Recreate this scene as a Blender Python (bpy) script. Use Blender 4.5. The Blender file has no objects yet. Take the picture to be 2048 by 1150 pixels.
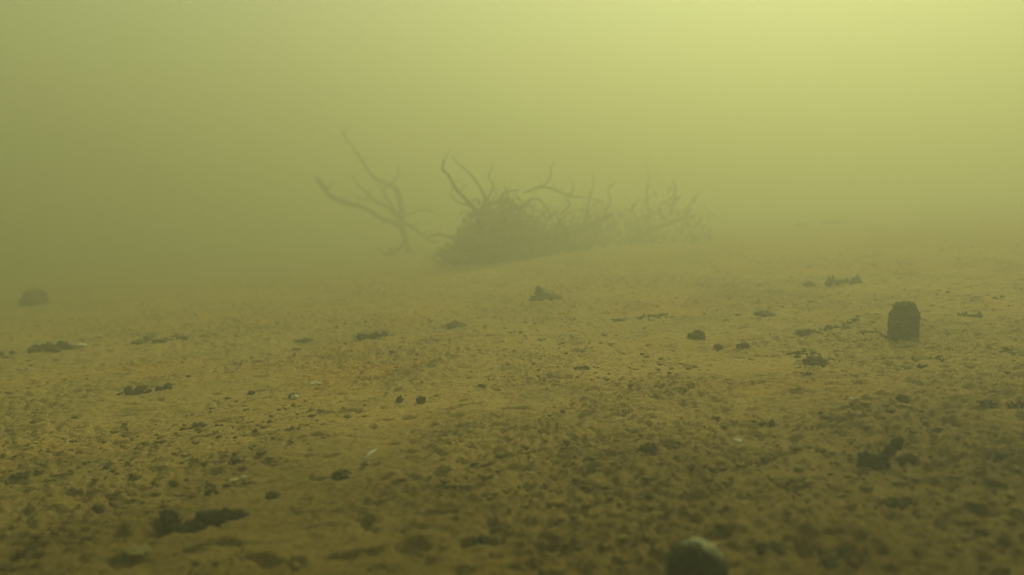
import bpy, math, random
import numpy as np
from mathutils import Vector, noise as mn

# ------------------------------------------------------------------ camera, world, sun, exposure
sc = bpy.context.scene
C = sc.collection
W, H = 2048.0, 1150.0
LENS, SENSOR = 25.7, 36.0
FPX = LENS / SENSOR * W
PITCH = math.radians(-6.0)
CAM_H = 0.30
SLOPE = 0.075
cam_d = bpy.data.cameras.new('camera')
cam = bpy.data.objects.new('camera', cam_d)
C.objects.link(cam)
sc.camera = cam
cam_d.lens, cam_d.sensor_width = LENS, SENSOR
cam_d.clip_start, cam_d.clip_end = 0.02, 200
cam.location = (0, 0, CAM_H)
cam.rotation_euler = (math.pi / 2 + PITCH, 0, 0)
cam_d.dof.use_dof = True
cam_d.dof.focus_distance = 1.25
cam_d.dof.aperture_fstop = 3.3

SUN_EL, SUN_AZ = math.radians(39), math.radians(27)      # azimuth measured from +Y towards +X
world = bpy.data.worlds.new('World')
sc.world = world
world.use_nodes = True
wn = world.node_tree
bg = wn.nodes['Background']
sky = wn.nodes.new('ShaderNodeTexSky')
sky.sky_type = 'NISHITA'
sky.sun_disc = False
sky.sun_elevation = SUN_EL
sky.sun_rotation = SUN_AZ
wn.links.new(sky.outputs[0], bg.inputs[0])
bg.inputs[1].default_value = 0.11
sl = bpy.data.lights.new('sun', 'SUN')
sun = bpy.data.objects.new('sun', sl)
C.objects.link(sun)
sl.energy = 5.0
sl.angle = math.radians(0.5)
sl.color = (1.0, 0.93, 0.76)
sd = Vector((math.sin(SUN_AZ) * math.cos(SUN_EL), math.cos(SUN_AZ) * math.cos(SUN_EL), math.sin(SUN_EL)))
sun.rotation_euler = sd.to_track_quat('Z', 'Y').to_euler()
sun.location = (4, 4, 8)

sc.view_settings.view_transform = 'Standard'
sc.view_settings.look = 'None'
sc.view_settings.gamma = 1
sc.view_settings.exposure = 0.54
sc.cycles.volume_bounces = 2
sc.cycles.max_bounces = 6
sc.cycles.use_denoising = True
sc.cycles.caustics_reflective = False
sc.cycles.caustics_refractive = False

# the murky water everything stands in
WATER_TOP = 3.0
HAZE_DENS = 0.48
HAZE_COL = (0.415, 0.412, 0.340)
HAZE_ABS = (0.28, 0.325, 0.045)
HAZE_G = 0.44

# ------------------------------------------------------------------ helpers
rnd = random.Random(11)
_rs = np.random.RandomState(5)
PERM = np.concatenate([_rs.permutation(256)] * 3).astype(np.int64)
GA = _rs.rand(256) * 2 * np.pi
GX, GY = np.cos(GA), np.sin(GA)


def pn(x, y, s=0):
    """2-D gradient noise, about -0.7..0.7"""
    xi, yi = np.floor(x).astype(np.int64), np.floor(y).astype(np.int64)
    fx, fy = x - xi, y - yi
    u, v = fx * fx * fx * (fx * (fx * 6 - 15) + 10), fy * fy * fy * (fy * (fy * 6 - 15) + 10)

    def g(a, b):
        h = PERM[PERM[(xi + a + s * 37) & 255] + ((yi + b + s * 91) & 255)]
        return GX[h] * (fx - a) + GY[h] * (fy - b)
    n0 = g(0, 0) * (1 - u) + g(1, 0) * u
    n1 = g(0, 1) * (1 - u) + g(1, 1) * u
    return n0 * (1 - v) + n1 * v


def smooth(a, b, t):
    t = np.clip((t - a) / (b - a), 0, 1)
    return t * t * (3 - 2 * t)


def base_h(x, y):
    """the broad lie of the bed"""
    x, y = np.asarray(x, float), np.asarray(y, float)
    z = SLOPE * x
    z = z + 0.020 * pn(x / 1.1 + 3, y / 1.5, 1) + 0.012 * pn(x / 0.42, y / 0.5 + 7, 2)
    z = z + 0.035 * pn(x / 5 + 1.7, y / 6 + .3, 3) * smooth(3, 8, y)
    return z


PITS = []     # x, y, rx, ry, depth


def bed_h(x, y):
    x, y = np.asarray(x, float), np.asarray(y, float)
    z = base_h(x, y)
    wx, wy = x + 0.02 * pn(x / .06, y / .06, 11), y + 0.02 * pn(x / .06, y / .06, 12)
    patch = smooth(-0.25, 0.35, pn(x / 0.5 + 9, y / 0.5, 4) + .5 * pn(x / .17, y / .17, 14))
    z = z + 0.0065 * pn(wx / 0.12, wy / 0.12, 5)
    # long shallow grooves running obliquely, strongest on the left
    u, v = 0.83 * x + 0.56 * y, -0.56 * x + 0.83 * y
    z = z + 0.0035 * pn(u / 0.16 + .5 * pn(x / .2, y / .2, 30), v / 0.034, 31) * smooth(0.45, -0.35, x)
    n = pn(wx / 0.045, wy / 0.040, 6)
    z = z + 0.0050 * (np.abs(n) ** 0.8) * (0.5 + 0.8 * patch)
    n2 = pn(wx / 0.020, wy / 0.018, 7)
    z = z + 0.0066 * n2 * (0.35 + 0.9 * patch)
    z = z + 0.0078 * np.abs(pn(x / 0.011, y / 0.0095, 18)) * (0.4 + patch)
    z = z + 0.0044 * pn(x / 0.0075, y / 0.0075, 8) * (0.4 + 0.8 * patch)
    z = z + 0.0013 * pn(x / 0.0042, y / 0.0042, 15)
    z = z + 0.0050 * smooth(0.8, 2.0, y) * pn(wx / 0.026, wy / 0.03, 41)
    p = pn(wx / 0.055 + 5, wy / 0.040, 9) + 0.5 * pn(wx / .02, wy / .018, 10)
    z = z - 0.007 * smooth(0.34, 0.5, p)
    p = pn(wx / 0.022 + 5, wy / 0.018, 19)
    z = z - 0.008 * smooth(0.26, 0.42, p) * (0.3 + patch)
    for (px, py, rx, ry, d) in PITS:
        q = ((x - px) / rx) ** 2 + ((y - py) / ry) ** 2
        q = q + 1.1 * pn(x / .022, y / .02, 13) + .6 * pn(x / .009, y / .009, 16)
        z = z - d * smooth(1.3, 0.35, q)
    return z


ca, sa = math.cos(PITCH), math.sin(PITCH)


def ray(px, py):
    u, v = (px - W / 2) / FPX, -(py - H / 2) / FPX
    return np.array((u, ca - v * sa, sa + v * ca))


def at(px, py, Y):
    """point at forward distance Y seen at that place of the photograph"""
    d = ray(px, py)
    return Vector((d * (Y / d[1])).tolist()) + Vector((0, 0, CAM_H))


def ground(px, py, f=base_h):
    """where the line of sight meets the bed"""
    d = ray(px, py)
    t, step = 0.2, 0.004
    while t < 30:
        p = d * t
        if CAM_H + p[2] < float(f(p[0], p[1])):
            break
        t += step * max(1, t)
    return Vector((p[0], p[1], float(f(p[0], p[1]))))


def mesh_obj(name, verts, faces, mat, parent=None, smooth_=True, loc=None):
    me = bpy.data.meshes.new(name)
    verts = np.asarray(verts, float)
    if loc is not None:
        verts = verts - np.array(loc)
    me.from_pydata(verts.tolist(), [], faces if isinstance(faces, list) else faces.tolist())
    if smooth_:
        me.polygons.foreach_set('use_smooth', np.ones(len(me.polygons), bool))
    me.materials.append(mat)
    o = bpy.data.objects.new(name, me)
    C.objects.link(o)
    if loc is not None:
        o.location = loc
    if parent is not None:
        o.parent = parent
    return o


def tag(o, label, cat, group=None, kind=None):
    o['label'] = label
    if cat:
        o['category'] = cat
    if group:
        o['group'] = group
    if kind:
        o['kind'] = kind
    return o


def empty(name, loc, label, cat, group=None):
    o = bpy.data.objects.new(name, None)
    C.objects.link(o)
    o.location = loc
    o.empty_display_size = 0.05
    return tag(o, label, cat, group)


# ------------------------------------------------------------------ materials
def mat_new(name):
    m = bpy.data.materials.new(name)
    m.use_nodes = True
    nt = m.node_tree
    return m, nt, nt.nodes['Principled BSDF']


def noise_node(nt, scale, detail=4, rough=0.6, dist=0.0, off=(0, 0, 0)):
    tc = nt.nodes.new('ShaderNodeTexCoord')
    mp = nt.nodes.new('ShaderNodeMapping')
    mp.inputs['Location'].default_value = off
    nt.links.new(tc.outputs['Object'], mp.inputs['Vector'])
    n = nt.nodes.new('ShaderNodeTexNoise')
    n.inputs['Scale'].default_value = scale
    n.inputs['Detail'].default_value = detail
    n.inputs['Roughness'].default_value = rough
    n.inputs['Distortion'].default_value = dist
    nt.links.new(mp.outputs[0], n.inputs['Vector'])
    return n.outputs['Fac']


def ramp(nt, fac, stops):
    r = nt.nodes.new('ShaderNodeValToRGB')
    el = r.color_ramp.elements
    while len(el) > 1:
        el.remove(el[-1])
    el[0].position, el[0].color = stops[0][0], (*stops[0][1], 1)
    for p, c in stops[1:]:
        e = el.new(p)
        e.color = (*c, 1)
    nt.links.new(fac, r.inputs['Fac'])
    return r.outputs['Color']


def mix(nt, fac, a, b, mode='MIX'):
    m = nt.nodes.new('ShaderNodeMix')
    m.data_type = 'RGBA'
    m.blend_type = mode
    for sock, val in ((m.inputs['Factor'], fac), (m.inputs['A'], a), (m.inputs['B'], b)):
        if isinstance(val, (int, float)):
            sock.default_value = val
        elif isinstance(val, tuple):
            sock.default_value = (*val, 1)
        else:
            nt.links.new(val, sock)
    return m.outputs['Result']


def bump(nt, bsdf, fac, strength, dist):
    b = nt.nodes.new('ShaderNodeBump')
    b.inputs['Strength'].default_value = strength
    b.inputs['Distance'].default_value = dist
    nt.links.new(fac, b.inputs['Height'])
    nt.links.new(b.outputs[0], bsdf.inputs['Normal'])


def simple_mat(name, c1, c2, scale, rough=0.9, bstr=0.6, bdist=0.002):
    m, nt, b = mat_new(name)
    f = noise_node(nt, scale, 6, 0.65)
    nt.links.new(ramp(nt, f, [(0.32, c1), (0.68, c2)]), b.inputs['Base Color'])
    b.inputs['Roughness'].default_value = rough
    b.inputs['Specular IOR Level'].default_value = 0.15
    bump(nt, b, noise_node(nt, scale * 3, 5, 0.7), bstr, bdist)
    return m


m_bed, nt, b = mat_new('silt')
big = noise_node(nt, 1.1, 3, 0.5)
mid = noise_node(nt, 7, 5, 0.6, 0.6)
fine = noise_node(nt, 45, 6, 0.7, 0.4)
tiny = noise_node(nt, 330, 3, 0.6)
silt = ramp(nt, big, [(0.38, (0.47, 0.335, 0.105)), (0.62, (0.55, 0.375, 0.120))])
rust = ramp(nt, noise_node(nt, 2.1, 4, 0.6, 0, (3, 1, 0)), [(0.52, (0, 0, 0)), (0.68, (1, 1, 1))])
silt = mix(nt, rust, silt, (0.57, 0.34, 0.08))
green = ramp(nt, mid, [(0.52, (0, 0, 0)), (0.72, (1, 1, 1))])
silt = mix(nt, mix(nt, 0.5, green, (0, 0, 0)), silt, (0.10, 0.115, 0.035))
spot = ramp(nt, fine, [(0.55, (0, 0, 0)), (0.66, (1, 1, 1))])
silt = mix(nt, mix(nt, 0.55, spot, (0, 0, 0)), silt, (0.045, 0.040, 0.008))
speck = ramp(nt, noise_node(nt, 120, 5, 0.7, 0.3, (7, 0, 2)), [(0.56, (0, 0, 0)), (0.64, (.6, .6, .6))])
silt = mix(nt, speck, silt, (0.075, 0.062, 0.012))
# dark biofilm plus painted foreground shade: strongest near, breaking up into patches farther out
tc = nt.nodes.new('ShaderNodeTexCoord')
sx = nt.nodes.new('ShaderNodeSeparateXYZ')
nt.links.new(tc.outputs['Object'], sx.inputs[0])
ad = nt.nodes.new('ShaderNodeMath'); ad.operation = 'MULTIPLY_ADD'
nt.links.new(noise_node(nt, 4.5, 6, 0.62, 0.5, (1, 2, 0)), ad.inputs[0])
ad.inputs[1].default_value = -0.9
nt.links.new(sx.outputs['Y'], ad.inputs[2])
film_shade = ramp(nt, ad.outputs[0], [(0.0, (.92, .92, .92)), (0.72, (0, 0, 0))])
silt = mix(nt, film_shade, silt, (0.115, 0.080, 0.010))
silt = mix(nt, 0.5, silt, ramp(nt, tiny, [(0.3, (.42, .42, .42)), (0.7, (1.4, 1.4, 1.4))]), 'MULTIPLY')
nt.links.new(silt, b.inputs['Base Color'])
b.inputs['Roughness'].default_value = 0.95
b.inputs['Specular IOR Level'].default_value = 0.1
bump(nt, b, noise_node(nt, 150, 8, 0.8), 1.0, 0.0045)

m_algae = simple_mat('dark_algae', (0.014, 0.015, 0.002), (0.075, 0.065, 0.012), 60)
m_algae_green = simple_mat('green_algae', (0.025, 0.040, 0.014), (0.055, 0.075, 0.030), 50)
m_black = simple_mat('black_algae', (0.004, 0.006, 0.001), (0.022, 0.024, 0.004), 60)
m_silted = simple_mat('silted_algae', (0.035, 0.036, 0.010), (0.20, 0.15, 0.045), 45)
m_crumb = simple_mat('dark_crumb', (0.05, 0.042, 0.006), (0.22, 0.16, 0.03), 22)
m_shell = simple_mat('pale_shell', (0.42, 0.39, 0.22), (0.72, 0.68, 0.46), 90, 0.6, 0.3)
m_wood = simple_mat('sunken_bark', (0.03, 0.03, 0.016), (0.09, 0.08, 0.04), 25, 0.9, 0.8, 0.004)
m_stone = simple_mat('pebble_stone', (0.004, 0.008, 0.002), (0.03, 0.036, 0.012), 120, 0.85)
m_cap = simple_mat('silt_cap', (0.16, 0.16, 0.07), (0.44, 0.42, 0.24), 130)
m_white = simple_mat('white_shell', (0.66, 0.64, 0.48), (0.86, 0.84, 0.68), 90, 0.5, 0.2)
m_flake = simple_mat('dull_flake', (0.10, 0.085, 0.02), (0.22, 0.19, 0.07), 60)
m_dust = simple_mat('settled_silt', (0.30, 0.28, 0.15), (0.42, 0.38, 0.22), 120)

# ------------------------------------------------------------------ the lake bed
hollow = ground(368, 1062)
for dx, dy, rx, ry, d in ((-.026, .012, .011, .016, .020), (-.014, -.006, .018, .011, .030), (.006, -.004, .018, .011, .034),
                          (.020, .010, .020, .012, .030), (.040, .016, .018, .008, .018)):
    PITS.append((hollow.x + dx, hollow.y + dy, rx, ry, d))
for px, py, w, d in ((960, 1090, .020, .014), (1100, 1105, .03, .010), (1800, 1008, .022, .012), (250, 1125, .02, .008), (1690, 1112, .018, .008), (1180, 880, .03, .010)):
    g = ground(px, py)
    PITS.append((g.x, g.y, w, w * .45, d))


def axis(segs):
    out = [segs[0][0]]
    for a, b_, s0, s1 in segs:
        t = a
        while t < b_ - 1e-9:
            k = (t - a) / (b_ - a)
            t += s0 * (s1 / s0) ** k
            out.append(min(t, b_))
    return np.array(out)


half = axis([(0, 0.75, .0030, .0030), (0.75, 1.9, .0030, .008), (1.9, 3.5, .008, .03), (3.5, 24, .03, 1.2)])
xs = np.concatenate([-half[:0:-1], half])
ys = np.concatenate([-axis([(0, 16, .03, 1.5)])[:0:-1], axis([(0, .35, .02, .004), (.35, 1.2, .0026, .0030), (1.2, 3.2, .0031, .0075), (3.2, 24, .0075, 1.2)])])
ys = ys[np.concatenate([[True], np.diff(ys) > 1e-6])]
X, Y = np.meshgrid(xs, ys)
Z = bed_h(X, Y)
nx, ny = len(xs), len(ys)
print('bed', nx, ny, nx * ny)
co = np.stack([X, Y, Z], -1).reshape(-1, 3)
ii = (np.arange(ny - 1)[:, None] * nx + np.arange(nx - 1)[None, :]).reshape(-1)
quads = np.stack([ii, ii + 1, ii + 1 + nx, ii + nx], -1)
me = bpy.data.meshes.new('lake_bed')
me.vertices.add(len(co))
me.vertices.foreach_set('co', co.ravel())
me.loops.add(quads.size)
me.loops.foreach_set('vertex_index', quads.ravel())
me.polygons.add(len(quads))
me.polygons.foreach_set('loop_start', np.arange(0, quads.size, 4))
me.polygons.foreach_set('use_smooth', np.ones(len(quads), bool))
me.update(calc_edges=True)
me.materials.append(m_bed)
bed = bpy.data.objects.new('lake_bed', me)
C.objects.link(bed)
tag(bed, 'brown silty lake bed rising gently to the right', None, kind='structure')

# ------------------------------------------------------------------ blob and strand builders
def ico(sub):
    import bmesh
    bm = bmesh.new()
    bmesh.ops.create_icosphere(bm, subdivisions=sub, radius=1)
    v = np.array([p.co[:] for p in bm.verts])
    f = np.array([[q.index for q in p.verts] for p in bm.faces])
    bm.free()
    return v, f


ICO = {k: ico(k) for k in (1, 2, 3, 4, 5)}


class MB:
    def __init__(s):
        s.v, s.f, s.n = [], [], 0

    def add(s, v, f):
        s.v.append(np.asarray(v, float))
        s.f += (np.asarray(f) + s.n).tolist() if len(f) else []
        s.n += len(v)

    def blob(s, c, r, sub=3, amp=0.3, freq=1.6, seed=0, rot=0.0, flat=True):
        v, f = ICO[sub]
        d = np.array([1 + amp * (mn.fractal(Vector((p * freq).tolist()) + Vector((seed * 7.3, seed * 3.1, 0)), 0.7, 2.1, 4)) for p in v])
        w = v * d[:, None] * np.array(r)
        cr, sr = math.cos(rot), math.sin(rot)
        w = np.stack([w[:, 0] * cr - w[:, 1] * sr, w[:, 0] * sr + w[:, 1] * cr, w[:, 2]], -1)
        s.add(w + np.array(c), f)

    def tube(s, pts, radii, sides=7, jit=0.12, sub=4):
        P = [Vector(p) for p in pts]
        Q = []
        R = []
        n = len(P)
        for i in range(n - 1):
            p0, p1, p2, p3 = P[max(i - 1, 0)], P[i], P[i + 1], P[min(i + 2, n - 1)]
            for k in range(sub):
                t = k / sub
                Q.append(0.5 * ((2 * p1) + (p2 - p0) * t + (2 * p0 - 5 * p1 + 4 * p2 - p3) * t * t + (3 * p1 - p0 - 3 * p2 + p3) * t ** 3))
                R.append(radii[i] * (1 - t) + radii[i + 1] * t)
        Q.append(P[-1])
        R.append(radii[-1])
        vs = []
        for i, q in enumerate(Q):
            d = (Q[min(i + 1, len(Q) - 1)] - Q[max(i - 1, 0)]).normalized()
            a = d.orthogonal().normalized() if i == 0 else (pa - d * pa.dot(d)).normalized()
            pa = a
            b2 = d.cross(a)
            for j in range(sides):
                th = 2 * math.pi * j / sides
                r = R[i] * (1 + jit * rnd.uniform(-1, 1))
                vs.append((q + (a * math.cos(th) + b2 * math.sin(th)) * r)[:])
        fs = []
        m = len(Q)
        for i in range(m - 1):
            for j in range(sides):
                fs.append([i * sides + j, i * sides + (j + 1) % sides, (i + 1) * sides + (j + 1) % sides, (i + 1) * sides + j])
        base = s.n
        s.v.append(np.array(vs))
        s.f += [[k + base for k in q] for q in fs]
        s.f.append([base + k for k in range(sides)][::-1])
        s.f.append([base + (m - 1) * sides + k for k in range(sides)])
        s.n += len(vs)

    def fuzz(s, c, r, n, ln, wd, seed=0, up=0.25):
        """short tapered filaments standing off a lump"""
        q = random.Random(seed)
        for _ in range(n):
            th, z = q.uniform(0, 2 * math.pi), q.uniform(-0.2, 1)
            k = math.sqrt(max(0, 1 - z * z))
            d = Vector((k * math.cos(th), k * math.sin(th), z))
            p = Vector((c[0] + d.x * r[0] * .9, c[1] + d.y * r[1] * .9, c[2] + d.z * r[2] * .9))
            g = (d + Vector((q.uniform(-.6, .6), q.uniform(-.6, .6), q.uniform(-.3, .6) + up))).normalized()
            L = ln * q.uniform(.4, 1.3)
            sd_ = g.orthogonal().normalized() * wd * q.uniform(.6, 1.4)
            s2 = g.cross(sd_).normalized() * sd_.length
            mp_ = p + g * L * .55 + Vector((q.uniform(-.2, .2), q.uniform(-.2, .2), q.uniform(-.2, .1))) * L
            e = mp_ + (g + Vector((q.uniform(-.5, .5), q.uniform(-.5, .5), 0))).normalized() * L * .45
            vs = [p + sd_, p - sd_ * .5 + s2, p - sd_ * .5 - s2, mp_ + sd_ * .6, mp_ - sd_ * .3 + s2 * .6, mp_ - sd_ * .3 - s2 * .6, e]
            s.add([v[:] for v in vs], [])
            b0 = s.n - 7
            s.f += [[b0 + a, b0 + b_, b0 + b_ + 3, b0 + a + 3] for a, b_ in ((0, 1), (1, 2), (2, 0))]
            s.f += [[b0 + 3, b0 + 4, b0 + 6], [b0 + 4, b0 + 5, b0 + 6], [b0 + 5, b0 + 3, b0 + 6]]

    def build(s, name, mat, parent=None, loc=None, smooth_=True):
        v = np.concatenate(s.v)
        if parent is not None and loc is None:
            v = v - np.array(parent.location[:])
        return mesh_obj(name, v, s.f, mat, parent, smooth_, loc)


def px_size(p, px):
    """metres for that many photograph pixels at the distance of p"""
    return px / FPX * p.y / ca


# ------------------------------------------------------------------ loose crumbs on the bed (stuff)
def crumbs(name, n, mat, smin, smax, seed, ylo, yhi, thr, label):
    q = np.random.RandomState(seed)
    V, F = ICO[2]
    SH = [np.array([1 + .9 * mn.fractal(Vector((p * 1.5).tolist()) + Vector((j * 5.1, seed, 0)), .6, 2.2, 4) for p in V]) for j in range(40)]
    vs, fs = [], []
    k = 0
    cand = 0
    while k < n and cand < n * 12:
        cand += 1
        y = ylo * (yhi / ylo) ** q.rand()
        x = (q.rand() * 2 - 1) * (y * 0.85 + 0.25)
        m = float(pn(x / .30 + 2, y / .30, 21) + .6 * pn(x / .08, y / .08, 22))
        if m < thr + 0.25 * q.rand():
            continue
        r = smin * (smax / smin) ** (q.rand() ** 2.4)
        z = float(bed_h(x, y))
        d = SH[q.randint(len(SH))]
        w = V * d[:, None] * np.array([r * q.uniform(.8, 1.9), r * q.uniform(.8, 1.5), r * q.uniform(.4, .8)])
        a = q.rand() * 6.28
        w = np.stack([w[:, 0] * math.cos(a) - w[:, 1] * math.sin(a), w[:, 0] * math.sin(a) + w[:, 1] * math.cos(a), w[:, 2]], -1)
        vs.append(w + np.array([x, y, z + r * .15]))
        fs.append(F + k * len(V))
        k += 1
    o = mesh_obj(name, np.concatenate(vs), np.concatenate(fs), mat)
    return tag(o, label, None, kind='stuff')


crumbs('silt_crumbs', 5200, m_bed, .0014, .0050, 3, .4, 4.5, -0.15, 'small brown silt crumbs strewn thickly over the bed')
crumbs('algae_crumbs', 7500, m_crumb, .0009, .0046, 4, .4, 5.0, -0.05, 'small dark algae crumbs sprinkled over the bed')

# ------------------------------------------------------------------ dark algae clumps
CL = 'algae clumps lying on the lake bed'


def clump(px, py, w, h, label, mat=None, kind='lump', name='algae_clump', cat='algae', sink=.25, depth=.8, seed=None):
    """px,py: where its foot meets the bed; w,h in photograph pixels"""
    p = ground(px, py)
    seed = seed if seed is not None else int(px * 7 + py)
    q = random.Random(seed)
    ww, hh = px_size(p, w), px_size(p, h) * .85
    mb = MB()
    n = 3 if kind == 'lump' else 15
    for i in range(n):
        if kind == 'lump':
            k = q.uniform(.35, .62)
            c = (p.x + q.uniform(-.22, .22) * ww, p.y + q.uniform(-.2, .2) * ww, p.z + hh * q.uniform(.05, .3))
            r = (ww * k * .8, ww * k * depth * .8, hh * q.uniform(.45, .62))
        else:
            t = q.uniform(-.5, .5)
            c = (p.x + t * ww, p.y + q.uniform(-.3, .3) * ww, p.z + hh * q.uniform(-.05, .15))
            c = (c[0], c[1], c[2] + SLOPE * t * ww)
            r = (ww * q.uniform(.03, .12), ww * q.uniform(.03, .12), hh * q.uniform(.25, .75))
        mb.blob(c, r, 3, .85, 2.1, seed % 97 + i * 3, q.uniform(0, 3))
        mb.fuzz(c, r, int(26 if kind == 'lump' else 14), max(.004, hh * .28), .0007 + hh * .012, seed + i)
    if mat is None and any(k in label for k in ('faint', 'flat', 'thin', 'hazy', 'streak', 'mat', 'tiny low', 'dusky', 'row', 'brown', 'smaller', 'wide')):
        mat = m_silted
    o = mb.build(name, mat or m_algae, None, (p.x, p.y, p.z))
    return tag(o, label, cat, CL)


G = m_algae_green
clump(1700, 402, 60, 12, 'farthest of the faint smudges fading out on the rise at upper right')
clump(1545, 414, 40, 12, 'faint far smudge on the mud just right of the fainter brush heap')
clump(1640, 450, 120, 9, 'wide faint far streak behind the broad pale green patch', kind='mat')
clump(1400, 680, 36, 24, 'dark domed clump standing alone left of the furry stump, mid distance')
clump(1625, 730, 42, 22, 'round dark clump just in front of the flat streak left of the stump')
clump(1610, 712, 78, 14, 'long flat dark streak of algae behind a round clump, left of the stump', kind='mat')
clump(1437, 697, 16, 12, 'smaller of two specks below the dark domed clump, the one on its left')
clump(1486, 698, 24, 14, 'small dark speck below and to the right of the dark domed clump')
clump(1528, 633, 44, 15, 'flat dusky clump far out between the domed clump and the greenish patch')
clump(1612, 670, 40, 16, 'first clump of the broken row running left from the stump, the far left end')
clump(1676, 660, 50, 14, 'highest clump of the broken row between stump and domed clump', kind='mat')
clump(1735, 672, 46, 12, 'flat clump of the row lying closest to the left side of the stump', kind='mat')
clump(1685, 570, 72, 22, 'broad pale green patch far behind and left of the stump', G, 'mat')
clump(1620, 574, 26, 12, 'small faint clump beside the broad pale green patch, on its left')
clump(1938, 634, 40, 12, 'faint low clump behind the stump on its right', kind='mat')
clump(1095, 602, 44, 22, 'hazy clump with a short upright horn in front of the brush pile', name='algae_clump')
clump(916, 655, 40, 14, 'dark flat clump left of centre, nearer than the horned clump')
clump(738, 680, 66, 22, 'bluish green mossy patch on open mud left of centre', G, 'mat')
clump(608, 686, 32, 14, 'faint dark clump left of the bluish green patch')
clump(1300, 637, 58, 10, 'thin flat streak right of the horned clump', kind='mat')
clump(1241, 646, 26, 10, 'tiny low clump between the horned clump and the thin flat streak')
clump(85, 704, 110, 22, 'long low dark bank of algae near the left edge', kind='mat')
clump(5, 716, 70, 16, 'dark algae trailing off the left edge beside the long low bank', kind='mat')
clump(350, 676, 140, 10, 'very faint long streak on the hazy mud at left', kind='mat')
clump(285, 784, 100, 14, 'broken dark ridge of algae left of the pale shell chips', kind='mat')
clump(588, 798, 20, 14, 'dark green button beside a pale shell chip', G)
clump(505, 790, 14, 12, 'tiny dark cone left of the green button')
clump(392, 856, 30, 14, 'small dark tuft on the open brown mud at left')
clump(605, 862, 62, 13, 'long dark mat below the green button', kind='mat')
clump(800, 802, 12, 14, 'left of two tiny upright tufts right of the green button')
clump(846, 806, 20, 14, 'right of two tiny upright tufts right of the green button')
clump(412, 938, 26, 18, 'left one of a pair of dark clumps above the shell fragments')
clump(472, 930, 24, 14, 'right one of a pair of dark clumps above the shell fragments')
clump(678, 956, 34, 18, 'dark clump left of the curved white shell')
clump(50, 955, 44, 18, 'dark clump beside the left edge, nearer than the dark bank')
clump(194, 1026, 16, 22, 'small upright dark tuft left of the dark hollow')
clump(425, 990, 22, 13, 'dark clump just behind the dark hollow')
clump(540, 992, 20, 10, 'small flat clump right of and behind the dark hollow')
clump(960, 1094, 50, 24, 'near black lump in the foreground left of the round pebble')
clump(912, 1022, 36, 12, 'flat dark clump behind the near black foreground lump')
clump(1298, 906, 40, 26, 'dark clump in the near middle ground above the round pebble')
clump(952, 938, 22, 14, 'small dark clump left of the tiny white speck')
clump(1162, 740, 34, 10, 'thin dark mat near the centre of the mud', kind='mat')
clump(1800, 806, 28, 20, 'dark lump leaning on the mud below the stump')
clump(1975, 816, 34, 18, 'dark clump near the right edge below the stump')
clump(2030, 815, 40, 16, 'dark patch running off the right edge below the stump', kind='mat')
clump(1872, 722, 46, 12, 'small dark streak in front of the stump on its right', kind='mat')
clump(1845, 738, 20, 10, 'tiny dark clump in front of the stump')
clump(1530, 856, 36, 18, 'greenish smudge of algae in the open mud right of centre', G, 'mat')
clump(1806, 1010, 60, 20, 'near black flat clump in the foreground below the branching algae', kind='mat')
clump(2035, 925, 60, 34, 'large dark clump cut by the right edge')
clump(1590, 975, 40, 20, 'brownish dark clump left of and below the branching algae')
clump(1700, 1118, 110, 22, 'wide dark mat at the bottom edge right of the round pebble', kind='mat')
clump(1545, 1105, 60, 24, 'dark clump next to the round pebble on its right')
clump(1385, 940, 24, 12, 'small flat clump below the dark clump above the pebble')
clump(1268, 1030, 30, 14, 'small dark clump between the near black lump and the pebble')
clump(60, 1115, 40, 18, 'dark clump at the bottom left corner')

# branching algae, right foreground
p = ground(1752, 940)
root = empty('branching_algae', p, 'dark branching algae with one arm sticking up, right foreground', 'algae')
def rel(dx, dz, dy=0.0):
    return (p.x + px_size(p, dx), p.y + dy, p.z + px_size(p, dz))
mb = MB()
mb.blob(rel(-2, 10), (px_size(p, 24), px_size(p, 20), px_size(p, 15)), 4, .45, 1.8, 3)
mb.blob(rel(-14, 14, .004), (px_size(p, 18), px_size(p, 17), px_size(p, 17)), 4, .5, 2.0, 13)
mb.fuzz(rel(-2, 10), (px_size(p, 24), px_size(p, 20), px_size(p, 15)), 60, .0035, .0006, 5)
mb.build('base', m_black, root)
mb = MB()
mb.tube([rel(8, 8), rel(18, 24, .004), rel(28, 40, .002), rel(40, 55), rel(50, 66)], [px_size(p, k) for k in (12, 8, 8, 10, 5)], 12, .2)
for k, (a, b_) in enumerate(((18, 24), (28, 40), (38, 50))):
    mb.blob(rel(a, b_), (px_size(p, 9 + k),) * 3, 3, .6, 2.2, k)
    mb.fuzz(rel(a, b_), (px_size(p, 12),) * 3, 22, .003, .0006, k + 50)
mb.build('arm', m_black, root)
mb = MB()
mb.tube([rel(20, 3), rel(45, 4, .01), rel(66, 9, .012), rel(84, 14, .015), rel(92, 8, .015)], [px_size(p, k) for k in (7, 8, 10, 9, 5)], 10, .2)
for k, (a, b_) in enumerate(((60, 6), (74, 10), (86, 11))):
    mb.blob(rel(a, b_, .012), (px_size(p, 11), px_size(p, 10), px_size(p, 8)), 3, .6, 2.2, k + 20)
    mb.fuzz(rel(a, b_, .012), (px_size(p, 12),) * 3, 16, .003, .0006, k + 70)
mb.build('side_lobe', m_black, root)

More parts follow.
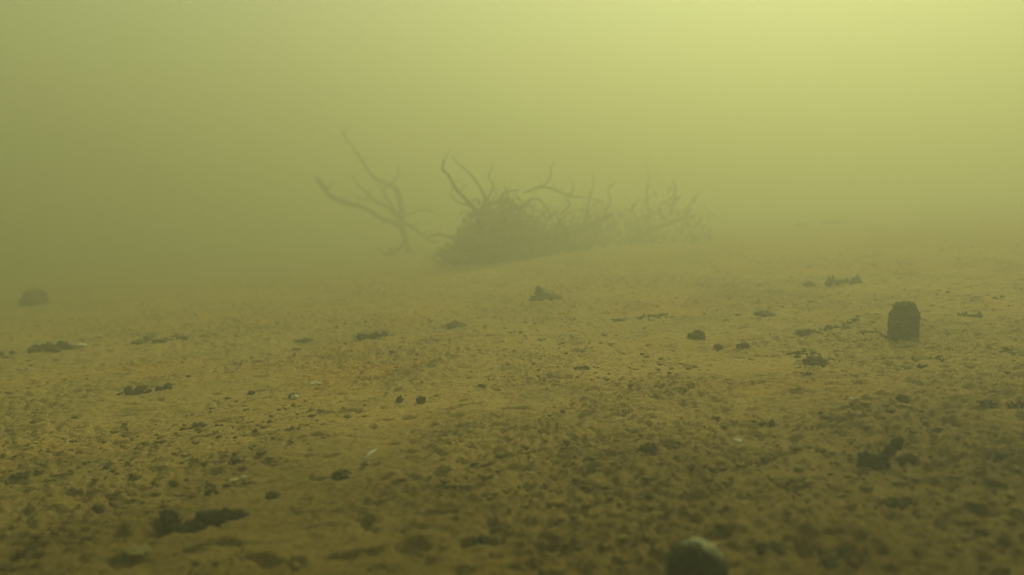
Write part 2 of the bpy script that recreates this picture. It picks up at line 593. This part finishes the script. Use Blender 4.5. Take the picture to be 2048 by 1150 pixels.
# near black algae painting in the shade of the hollow, bottom left
mb = MB()
for k, (dx, dy, dz, r) in enumerate(((.018, .018, .004, .010), (.030, .020, .004, .009), (.044, .022, .003, .007), (-.027, .026, .003, .007), (.006, .008, -.001, .008), (-.020, .016, .000, .007), (-.012, .004, -.003, .008), (-.003, -.002, -.003, .009), (.010, .002, -.001, .009))):
    c = (hollow.x + dx, hollow.y + dy, hollow.z + dz)
    mb.blob(c, (r * 1.3, r, r * .8), 3, .5, 1.9, k + 31)
    mb.fuzz(c, (r * 1.3, r, r * .8), 30, .004, .0005, k + 33)
tag(mb.build('algae_clump', m_black, None, hollow), 'near black algae filling in the shade of the deep hollow at bottom left', 'algae', CL)

# ------------------------------------------------------------------ stumps
def stump(px, py, w, h, label, seed, horns=True, tt=.58, sqx=-.06):
    p = ground(px, py)
    root = empty('stump', p, label, 'stump')
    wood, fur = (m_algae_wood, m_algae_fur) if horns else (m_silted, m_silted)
    ww, hh = px_size(p, w), px_size(p, h)
    q = random.Random(seed)
    V = []
    rows, sides = 22, 36
    for i in range(rows):
        t = i / (rows - 1)
        for j in range(sides):
            a = 2 * math.pi * j / sides
            prof = (1.0 + .10 * (1 - t) ** 3) if t < tt else math.sqrt(max(0.0, 1 - ((t - tt) / (1 - tt)) ** 2 * .80))
            prof *= .90 + .12 * math.sin(math.pi * min(t / .8, 1))
            sq = (abs(math.cos(a)) ** 4 + abs(math.sin(a)) ** 4) ** sqx
            r = ww * .47 * prof * sq * (1 + .36 * mn.noise(Vector((math.cos(a) * 2.2, math.sin(a) * 2.2, t * 4 + seed))) + .06 * mn.noise(Vector((math.cos(a) * 9, math.sin(a) * 9, t * 14))))
            V.append((p.x + r * math.cos(a) + .002 * t, p.y + r * math.sin(a), p.z - .01 + (hh + .01) * t * (1 + (.05 * mn.noise(Vector((math.cos(a) * 2, math.sin(a) * 2, seed))) if t > .7 else 0))))
    F = []
    for i in range(rows - 1):
        for j in range(sides):
            F.append([i * sides + j, i * sides + (j + 1) % sides, (i + 1) * sides + (j + 1) % sides, (i + 1) * sides + j])
    V.append((p.x, p.y, p.z + hh * .97))
    for j in range(sides):
        F.append([(rows - 1) * sides + j, (rows - 1) * sides + (j + 1) % sides, len(V) - 1])
    mesh_obj('trunk_stub', np.array(V) - np.array(p[:]), F, wood, root)
    mb = MB()
    for k in range(420 if horns else 120):
        t = q.random() ** .8
        a = q.uniform(0, 2 * math.pi)
        r = ww * .47 * (1 if t < .7 else 1 - (t - .7) * 1.3)
        c = (p.x + r * math.cos(a), p.y + r * math.sin(a), p.z + hh * t)
        rr = ww * q.uniform(.025, .085)
        mb.blob(c, (rr, rr, rr * .9), 1, .5, 2, k)
        if k % 3 == 0:
            mb.fuzz(c, (rr, rr, rr), 4, ww * .11, .0007, k)
    for k in range(60):
        a, r = q.uniform(0, 6.28), ww * .34 * math.sqrt(q.random())
        c = (p.x + r * math.cos(a), p.y + r * math.sin(a), p.z + hh * (.99 - .10 * (r / ww / .4) ** 2))
        rr = ww * q.uniform(.04, .10)
        mb.blob(c, (rr, rr, rr), 2, .5, 2, k + 400)
        mb.fuzz(c, (rr, rr, rr), 4, ww * .13, .0007, k + 900, .6)
    mb.build('algae_fur', fur, root)
    mb = MB()
    for k in range(16):
        a = q.uniform(0, 6.28)
        r = ww * q.uniform(.42, .62)
        c = (p.x + r * math.cos(a), p.y + r * math.sin(a), p.z + .001)
        mb.blob(c, (ww * q.uniform(.08, .16), ww * q.uniform(.08, .16), ww * q.uniform(.05, .10)), 2, .5, 2, k + 700)
    mb.build('silt_collar', m_algae, root)
    return root


m_algae_wood = simple_mat('algae_wood', (0.030, 0.038, 0.016), (0.075, 0.085, 0.040), 55)
m_algae_fur = simple_mat('algae_fur', (0.030, 0.038, 0.012), (0.11, 0.115, 0.045), 80)
stump(1806, 680, 54, 72, 'upright furry stump covered in dark green algae at right', 4)
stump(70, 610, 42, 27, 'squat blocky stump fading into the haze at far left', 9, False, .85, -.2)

# horn on the hazy clump
g = ground(1080, 600)
mb = MB()
mb.tube([(g.x, g.y, g.z - .005), (g.x - .002, g.y, g.z + px_size(g, 14)), (g.x - .006, g.y, g.z + px_size(g, 28))], [px_size(g, k) for k in (11, 9, 4)], 9, .25)
mb.fuzz((g.x, g.y, g.z + px_size(g, 12)), (px_size(g, 10),) * 3, 40, .015, .0012, 6)
tag(mb.build('wood_stub', m_wood, None, g), 'short pointed stub of wood poking from the hazy clump before the brush pile', 'driftwood')

# ------------------------------------------------------------------ shells and pale chips
def crescent(px, py, length, width, rot, lean, label, cat='shell', name='shell'):
    p = ground(px, py)
    L, Wd = px_size(p, length), px_size(p, width)
    vs, fs = [], []
    nu, nv = 18, 7
    for s_ in (0, 1):
        for i in range(nu):
            t = i / (nu - 1) * 2 - 1
            for j in range(nv):
                v = j / (nv - 1)
                wv = Wd * (1 - abs(t) ** 2.2) * (1 + .1 * math.sin(t * 9)) + 1e-5
                x = t * L / 2
                y = v * wv - wv / 2 + .35 * L * t * t * .6
                z = math.sin(v * math.pi) * Wd * .35 * (1 - t * t) - s_ * .0007
                vs.append((x, y, z))
    N = nu * nv
    for i in range(nu - 1):
        for j in range(nv - 1):
            a = i * nv + j
            fs.append([a, a + 1, a + nv + 1, a + nv])
            fs.append([N + a, N + a + nv, N + a + nv + 1, N + a + 1])
    for i in range(nu - 1):
        a, b_ = i * nv, i * nv + nv - 1
        fs.append([a, a + nv, N + a + nv, N + a])
        fs.append([b_, N + b_, N + b_ + nv, b_ + nv])
    from mathutils import Matrix
    M = Matrix.Rotation(rot, 3, 'Z') @ Matrix.Rotation(lean, 3, 'X')
    vs = [(M @ Vector(v))[:] for v in vs]
    zoff = -min(v[2] for v in vs) * .8
    o = mesh_obj(name, [(v[0], v[1], v[2] + zoff) for v in vs], fs, m_shell)
    o.location = (p.x, p.y, float(bed_h(p.x, p.y)) + .001)
    return tag(o, label, cat, 'pale shells and chips on the mud')


from mathutils import Matrix
def chip(px, py, w, h, label, seed, cat='shell', name='shell_chip'):
    p = ground(px, py)
    r = px_size(p, w) / 2
    hh = px_size(p, h) / 2
    mb = MB()
    z = float(bed_h(p.x, p.y))
    mb.blob((p.x, p.y, z + hh * .8), (r, r * .8, hh), 3, .45, 1.3, seed)
    return tag(mb.build(name, m_flake if w > 40 else m_shell, None, (p.x, p.y, z)), label, cat, 'pale shells and chips on the mud')


# standing curved shell
p = ground(767, 928)
vs, fs = [], []
Lh = px_size(p, 33)
nu, nv = 22, 6
for s_ in (0, 1):
    for i in range(nu):
        t = i / (nu - 1)
        ang = -0.9 + 1.9 * t
        cx, cz = -math.cos(ang), math.sin(ang)
        thick = Lh * .34 * math.sin(math.pi * min(1, t * .93 + .05)) + .0003
        for j in range(nv):
            v = j / (nv - 1) - .5
            vs.append((p.x + Lh * .25 - Lh * .62 * cx * -1 - Lh * .6 + (s_ * 2 - 1) * thick * .45, p.y + v * Lh * .6 * math.sin(math.pi * (t * .9 + .05)), p.z + Lh * .45 + Lh * .6 * cz))
N = nu * nv
for i in range(nu - 1):
    for j in range(nv - 1):
        a = i * nv + j
        fs.append([a, a + 1, a + nv + 1, a + nv])
        fs.append([N + a, N + a + nv, N + a + nv + 1, N + a + 1])
    a, b_ = i * nv, i * nv + nv - 1
    fs.append([a, a + nv, N + a + nv, N + a])
    fs.append([b_, N + b_, N + b_ + nv, b_ + nv])
vs = [(a + .55 * (c - p.z) - .2 * Lh, b_, c) for a, b_, c in vs]
tag(mesh_obj('shell', vs, fs, m_white, None, True, p), 'thin white crescent shell standing on edge in the near mud', 'shell', 'pale shells and chips on the mud')

chip(590, 803, 16, 9, 'pale chip touching the dark green button of algae', 2)
chip(628, 770, 26, 7, 'pale elongated chip behind the dark green button', 3)
crescent(467, 967, 22, 8, .6, .3, 'long white shell fragment beside a rounder one, left foreground')
chip(487, 960, 12, 9, 'small round white shell fragment beside a longer one, left foreground', 5)
chip(1063, 931, 8, 7, 'tiny bright white speck of shell on near mud right of centre', 6)
chip(1143, 675, 9, 7, 'tiny pale speck of shell on the far mud near the centre', 7)
chip(393, 634, 9, 6, 'tiny pale speck of shell on the hazy mud at left', 8)
chip(160, 695, 26, 6, 'faint pale chip right of the long dark bank', 9)
chip(1475, 889, 20, 8, 'dull pale chip in the near mud right of centre', 10)
chip(1702, 804, 12, 6, 'small pale chip left of the lump below the stump', 11)
chip(1118, 738, 7, 5, 'pin prick of pale shell at the middle of the mud', 12)
chip(278, 1110, 50, 7, 'broad dull pale flake in front of the dark hollow', 13)
chip(430, 806, 9, 5, 'tiny pale grain left of the green button', 14)

# ------------------------------------------------------------------ round pebble at the bottom edge
p = ground(1392, 1180)
root = empty('pebble', p, 'round dark pebble with pale rim at the bottom edge', 'pebble')
r = px_size(p, 62)
mb = MB()
pc = (p.x, p.y, p.z + r * .55)
mb.blob(pc, (r, r, r * 1.12), 5, .07, .9, 2)
mb.build('stone', m_stone, root)
mb = MB()
V5, F5 = ICO[5]
CD = np.array([.34, .42, .84])
keep = (V5 @ CD) > .30
idx = -np.ones(len(V5), int)
idx[keep] = np.arange(keep.sum())
qf = random.Random(8)
ff = [[int(idx[k]) for k in f] for f in F5 if all(keep[k] for k in f) and qf.random() < float(smooth(.42, .86, V5[f[0]] @ CD + .16 * mn.noise(Vector((V5[f[0]] * 5).tolist()))))]
base = np.array([1 + .07 * mn.fractal(Vector((q * .9).tolist()) + Vector((2 * 7.3, 2 * 3.1, 0)), 0.7, 2.1, 4) for q in V5[keep]])
edge = .5 + 0 * V5[keep][:, 0]
w = V5[keep] * (base + .002 + .004 * edge)[:, None] * np.array([r, r, r * 1.12]) + np.array(pc)
mb.v.append(w); mb.f += ff; mb.n += len(w)
mb.build('silt_cap', m_cap, root)
mb = MB()
mb.fuzz(pc, (r * 1.05, r * 1.05, r * 1.15), 900, .004, .00035, 7)
mb.build('algae_fuzz', m_algae_fur, root)

# ------------------------------------------------------------------ sunken branches
def path_tube(mb, pts, Yd, r0, r1, dY=0.0, sides=8):
    n = len(pts)
    J = lambda i: rnd.uniform(-3.2, 3.2) if 0 < i < n - 1 else 0
    P = [at(px + J(i), py + J(i), Yd + dY * i / (n - 1) + (rnd.uniform(-.03, .03) if 0 < i < n - 1 else 0)) for i, (px, py) in enumerate(pts)]
    k = Yd / FPX
    mb.tube(P, [(r0 * (1 - i / (n - 1)) + r1 * i / (n - 1)) * k * rnd.uniform(.8, 1.25) for i in range(n)], sides, .22, 3)
    for _ in range(int(len(P) * 1.3)):
        i = rnd.randrange(1, len(P))
        c = P[i].lerp(P[i - 1], rnd.random())
        a = rnd.uniform(.2, 2.9)
        L = rnd.uniform(8, 34) * k
        d = Vector((math.cos(a), rnd.uniform(-.5, .5), math.sin(a)))
        d2 = (d + Vector((rnd.uniform(-.6, .6), 0, rnd.uniform(-.3, .5)))).normalized()
        w = max(.5, r1 * .45) * k
        mb.tube([c, c + d * L * .5, c + d * L * .5 + d2 * L * .5], [w, w * .8, w * .35], 5, .2, 3)
    return P


foot = ground(818, 508)
T1 = foot.y
print('branch at', T1)
root = empty('sunken_branch', foot, 'bare forked dead branch standing up from the mud left of the brush pile', 'branch')
mb = MB()
path_tube(mb, [(838, 524), (822, 508), (808, 478), (801, 445), (800, 410), (799, 392), (790, 376), (775, 368)], T1, 6.5, 4.2, .0)
mb.build('trunk', m_wood, root)
for pts, r0, r1, dy in (
        ([(800, 450), (770, 440), (728, 420), (690, 405), (660, 388), (644, 372), (634, 358)], 5, 3.6, -.5),
        ([(800, 440), (775, 418), (752, 402), (732, 386), (714, 370), (706, 352)], 4.5, 2, .35),
        ([(776, 369), (752, 358), (735, 342), (724, 325), (715, 308), (700, 288), (690, 272), (682, 258)], 4.2, 1.3, .3),
        ([(776, 370), (790, 362), (795, 345), (793, 332)], 2.6, 1.2, .1),
        ([(797, 434), (778, 405), (768, 385), (772, 372)], 3, 2, .12),
        ([(752, 402), (742, 398), (728, 398), (716, 392)], 2.2, 1.2, -.1),
        ([(802, 440), (822, 456), (842, 470), (864, 480), (880, 482)], 4.5, 2.2, .25),
        ([(804, 436), (828, 424), (852, 420), (882, 432)], 1.8, 1, .3),
        ([(812, 486), (800, 496), (784, 504), (770, 510)], 7, 4, -.2),
        ([(655, 386), (662, 396), (668, 402)], 2, 1, .05),
        ([(826, 506), (850, 520), (880, 528)], 4, 2, -.2)):
    mb = MB()
    path_tube(mb, pts, T1, r0, r1, dy)
    mb.build('branch', m_wood, root)


def gdist(x0, x1, yb):
    gx = np.linspace(x0, x1, 9)
    gd = [ground(a, yb(a)).y for a in gx]
    return lambda a: float(np.interp(a, gx, gd))


def bushy(root, name, mat, cx0, cx1, ybase, ytop, Y0, Ydep, n, seed, r=2.0):
    """tangle of fine twigs filling a heap; ytop(x) gives its outline in the photograph"""
    q = random.Random(seed)
    mb = MB()
    k = Y0 / FPX
    gy = gdist(cx0, cx1, ybase)
    for _ in range(n):
        x = q.uniform(cx0, cx1)
        top, bot = ytop(x), ybase(x)
        y = bot + (top - bot) * q.random() ** 1.25
        yd = gy(x) + q.uniform(-.2, .8) * Ydep
        a = q.gauss(0, .9) - .3
        L = q.uniform(16, 80)
        pts, vx, vy = [], x, y
        ang = math.pi / 2 + a
        ok = True
        for s_ in range(4):
            pts.append(at(vx, vy, yd))
            vx += math.cos(ang) * L / 3
            vy -= math.sin(ang) * L / 3
            vy = max(vy, ytop(min(max(vx, cx0), cx1)) - q.uniform(0, 26))
            ang += q.gauss(0, .24)
            yd += q.uniform(-.05, .05)
        rr = r * q.uniform(.5, 1.4) * k
        mb.tube(pts, [rr, rr * .8, rr * .6, rr * .3], 4, .1, 2)
    o = mb.build(name, mat, root)
    o['kind'] = 'stuff'
    return o


def leafy(root, name, mat, cx0, cx1, ybase, ytop, Y0, Ydep, n, seed, size=9):
    """ragged flaps of algae hung on the tangle"""
    q = random.Random(seed)
    k = Y0 / FPX
    gy = gdist(cx0, cx1, ybase)
    V, F = [], []
    for _ in range(n):
        u = q.random()
        x = q.uniform(cx0, cx1) if u < .42 else q.triangular(cx0, cx1, cx0 + .25 * (cx1 - cx0)) if u < .7 else q.gauss(cx0 + .30 * (cx1 - cx0), 36)
        x = min(max(x, cx0), cx1)
        top, bot = ytop(x), ybase(x)
        y = bot + (top - bot) * q.random() ** (1.9 if u < .7 else 1.0) * q.uniform(.55, 1)
        yd = gy(x) + q.uniform(-.2, .8) * Ydep
        x += q.gauss(0, 16)
        c = at(x, y + q.gauss(0, 4), yd)
        a = Vector((q.gauss(0, 1), q.gauss(0, 1), q.gauss(0, 1))).normalized()
        b_ = a.orthogonal().normalized()
        s_ = size * k * q.uniform(.4, 1.3)
        n0 = len(V)
        c2 = a.cross(b_)
        V += [(c + a * s_)[:], (c + b_ * s_ * .6)[:], (c - a * s_ * q.uniform(.6, 1.2) + c2 * s_ * .3)[:], (c - b_ * s_ * .6)[:]]
        F.append([n0, n0 + 1, n0 + 2, n0 + 3])
    o = mesh_obj(name, np.array(V) - np.array(root.location[:]), F, mat, root, False)
    o['kind'] = 'stuff'
    return o


m_weed = simple_mat('hanging_weed', (0.09, 0.12, 0.06), (0.17, 0.20, 0.10), 12)

# brush pile
foot = ground(1020, 526)
T2 = foot.y
print('brush at', T2)
T2R = ground(1200, 496).y
root = empty('brush_pile', foot, 'large tangled heap of sunken brush and weed in the middle distance', 'brush pile')
xs_ = [880, 900, 930, 955, 975, 1000, 1030, 1050, 1080, 1120, 1160, 1200, 1222]
yt_ = [524, 500, 462, 415, 388, 390, 382, 425, 430, 434, 424, 415, 435]
yb_ = [530, 530, 530, 528, 526, 524, 522, 518, 514, 508, 502, 496, 480]
top = lambda x: float(np.interp(x, xs_, yt_))
bot = lambda x: float(np.interp(x, xs_, yb_))
mb = MB()
path_tube(mb, [(905, 522), (960, 500), (1020, 486), (1090, 478), (1160, 462), (1222, 430)], T2, 10, 5, 1.0, 10)
mb.build('log', m_wood, root)
for pts, r0, r1, dy in (
        ([(965, 470), (955, 425), (930, 402), (912, 378), (894, 352), (886, 338), (888, 322)], 5, 2, -.3),
        ([(958, 425), (935, 412), (912, 404), (902, 392), (904, 376)], 3, 1.2, .3),
        ([(960, 430), (972, 400), (958, 368), (936, 345), (916, 330), (904, 312)], 3.4, 1, .5),
        ([(972, 400), (985, 372), (975, 352), (985, 332)], 2.6, 1, .2),
        ([(1010, 450), (1000, 408), (1012, 385), (1036, 380)], 4, 2, .2),
        ([(1045, 460), (1036, 420), (1018, 395), (1010, 372)], 3.6, 1.4, -.2),
        ([(1040, 425), (1052, 404), (1070, 398), (1086, 405), (1100, 430), (1108, 455)], 3, 1.6, .3),
        ([(1050, 385), (1085, 374), (1112, 378), (1140, 392), (1172, 394), (1206, 402)], 2.8, 1.6, .6),
        ([(1085, 374), (1098, 356), (1100, 338), (1112, 322)], 2, .8, .3),
        ([(1140, 392), (1150, 370), (1135, 352)], 2, .8, .4),
        ([(1170, 440), (1180, 400), (1190, 370), (1186, 342)], 2.8, .9, .5),
        ([(1206, 430), (1222, 405), (1215, 380), (1232, 362)], 2.4, 1, .4),
        ([(930, 500), (905, 480), (880, 470), (858, 474)], 3, 1.2, -.3),
        ([(1120, 430), (1140, 412), (1132, 395), (1150, 380)], 2, 1, 0)):
    mb = MB()
    path_tube(mb, pts, T2 + max(0, (pts[0][0] - 1000) / 220) * (T2R - T2), r0 * .85, r1 * .85, dy)
    mb.build('branch', m_wood, root)
bushy(root, 'twig_tangle', m_wood, 885, 1222, bot, top, T2, .9, 420, 5, 1.1)
leafy(root, 'hanging_weed', m_weed, 885, 1222, bot, top, T2, .8, 4300, 6, 8)

# second heap, farther right
foot = ground(1330, 478)
T3 = min(foot.y, T2 + 2.6)
print('heap2', foot.y)
foot = Vector((foot.x * T3 / foot.y, T3, float(base_h(foot.x * T3 / foot.y, T3))))
root = empty('brush_pile', foot, 'fainter brush heap almost lost in the haze right of the large one', 'brush pile')
xs3 = [1225, 1250, 1290, 1320, 1350, 1375, 1400, 1420]
yt3 = [430, 412, 405, 382, 372, 392, 410, 440]
top3 = lambda x: float(np.interp(x, xs3, yt3))
bot3 = lambda x: 492 - (x - 1225) * .04
mb = MB()
path_tube(mb, [(1235, 486), (1280, 470), (1340, 448), (1390, 430)], T3, 5, 3, .6, 8)
mb.build('log', m_wood, root)
for pts, r0, r1 in (([(1300, 440), (1292, 390), (1296, 350), (1288, 318)], 2.5, .8), ([(1340, 430), (1352, 380), (1345, 360)], 3, 1),
                    ([(1370, 430), (1388, 400), (1402, 385)], 3, 1)):
    mb = MB()
    path_tube(mb, pts, T3, r0, r1, .2)
    mb.build('branch', m_wood, root)
bushy(root, 'twig_tangle', m_wood, 1225, 1420, bot3, top3, T3, .9, 50, 8, 1.0)
leafy(root, 'hanging_weed', m_weed, 1225, 1420, bot3, top3, T3, .8, 380, 9, 7)

# ------------------------------------------------------------------ drifting specks in the water
q = np.random.RandomState(77)
V1, F1 = ICO[1]
vs, fs = [], []
for k in range(300):
    y = .5 + 3.6 * q.rand() ** .8
    x = (q.rand() * 2 - 1) * y * .75
    z = float(base_h(x, y)) + .03 + q.rand() * y * .55
    r = .0003 + .0004 * q.rand() ** 3
    vs.append(V1 * np.array([r * q.uniform(.6, 2), r, r * q.uniform(.5, 1.2)]) + np.array([x, y, z]))
    fs.append(F1 + k * len(V1))
tag(mesh_obj('drifting_specks', np.concatenate(vs), np.concatenate(fs), m_dust), 'tiny pale specks drifting in the murky water', None, kind='stuff')

# ------------------------------------------------------------------ haze: the turbid water itself
import bmesh
bm = bmesh.new()
bmesh.ops.create_cube(bm, size=1)
me = bpy.data.meshes.new('haze')
zb = -3.6
for v in bm.verts:
    v.co.x *= 52; v.co.y = v.co.y * 48 + 4; v.co.z = (v.co.z + .5) * (WATER_TOP - zb) + zb
bm.to_mesh(me); bm.free()
hz = bpy.data.objects.new('haze', me)
C.objects.link(hz)
tag(hz, 'turbid yellow green lake water', None, kind='stuff')
m = bpy.data.materials.new('turbid_water')
m.use_nodes = True
nt = m.node_tree
nt.nodes.clear()
out = nt.nodes.new('ShaderNodeOutputMaterial')
pv = nt.nodes.new('ShaderNodeVolumePrincipled')
pv.inputs['Color'].default_value = (*HAZE_COL, 1)
pv.inputs['Absorption Color'].default_value = (*HAZE_ABS, 1)
pv.inputs['Density'].default_value = HAZE_DENS
pv.inputs['Anisotropy'].default_value = HAZE_G
nt.links.new(pv.outputs[0], out.inputs['Volume'])
me.materials.append(m)
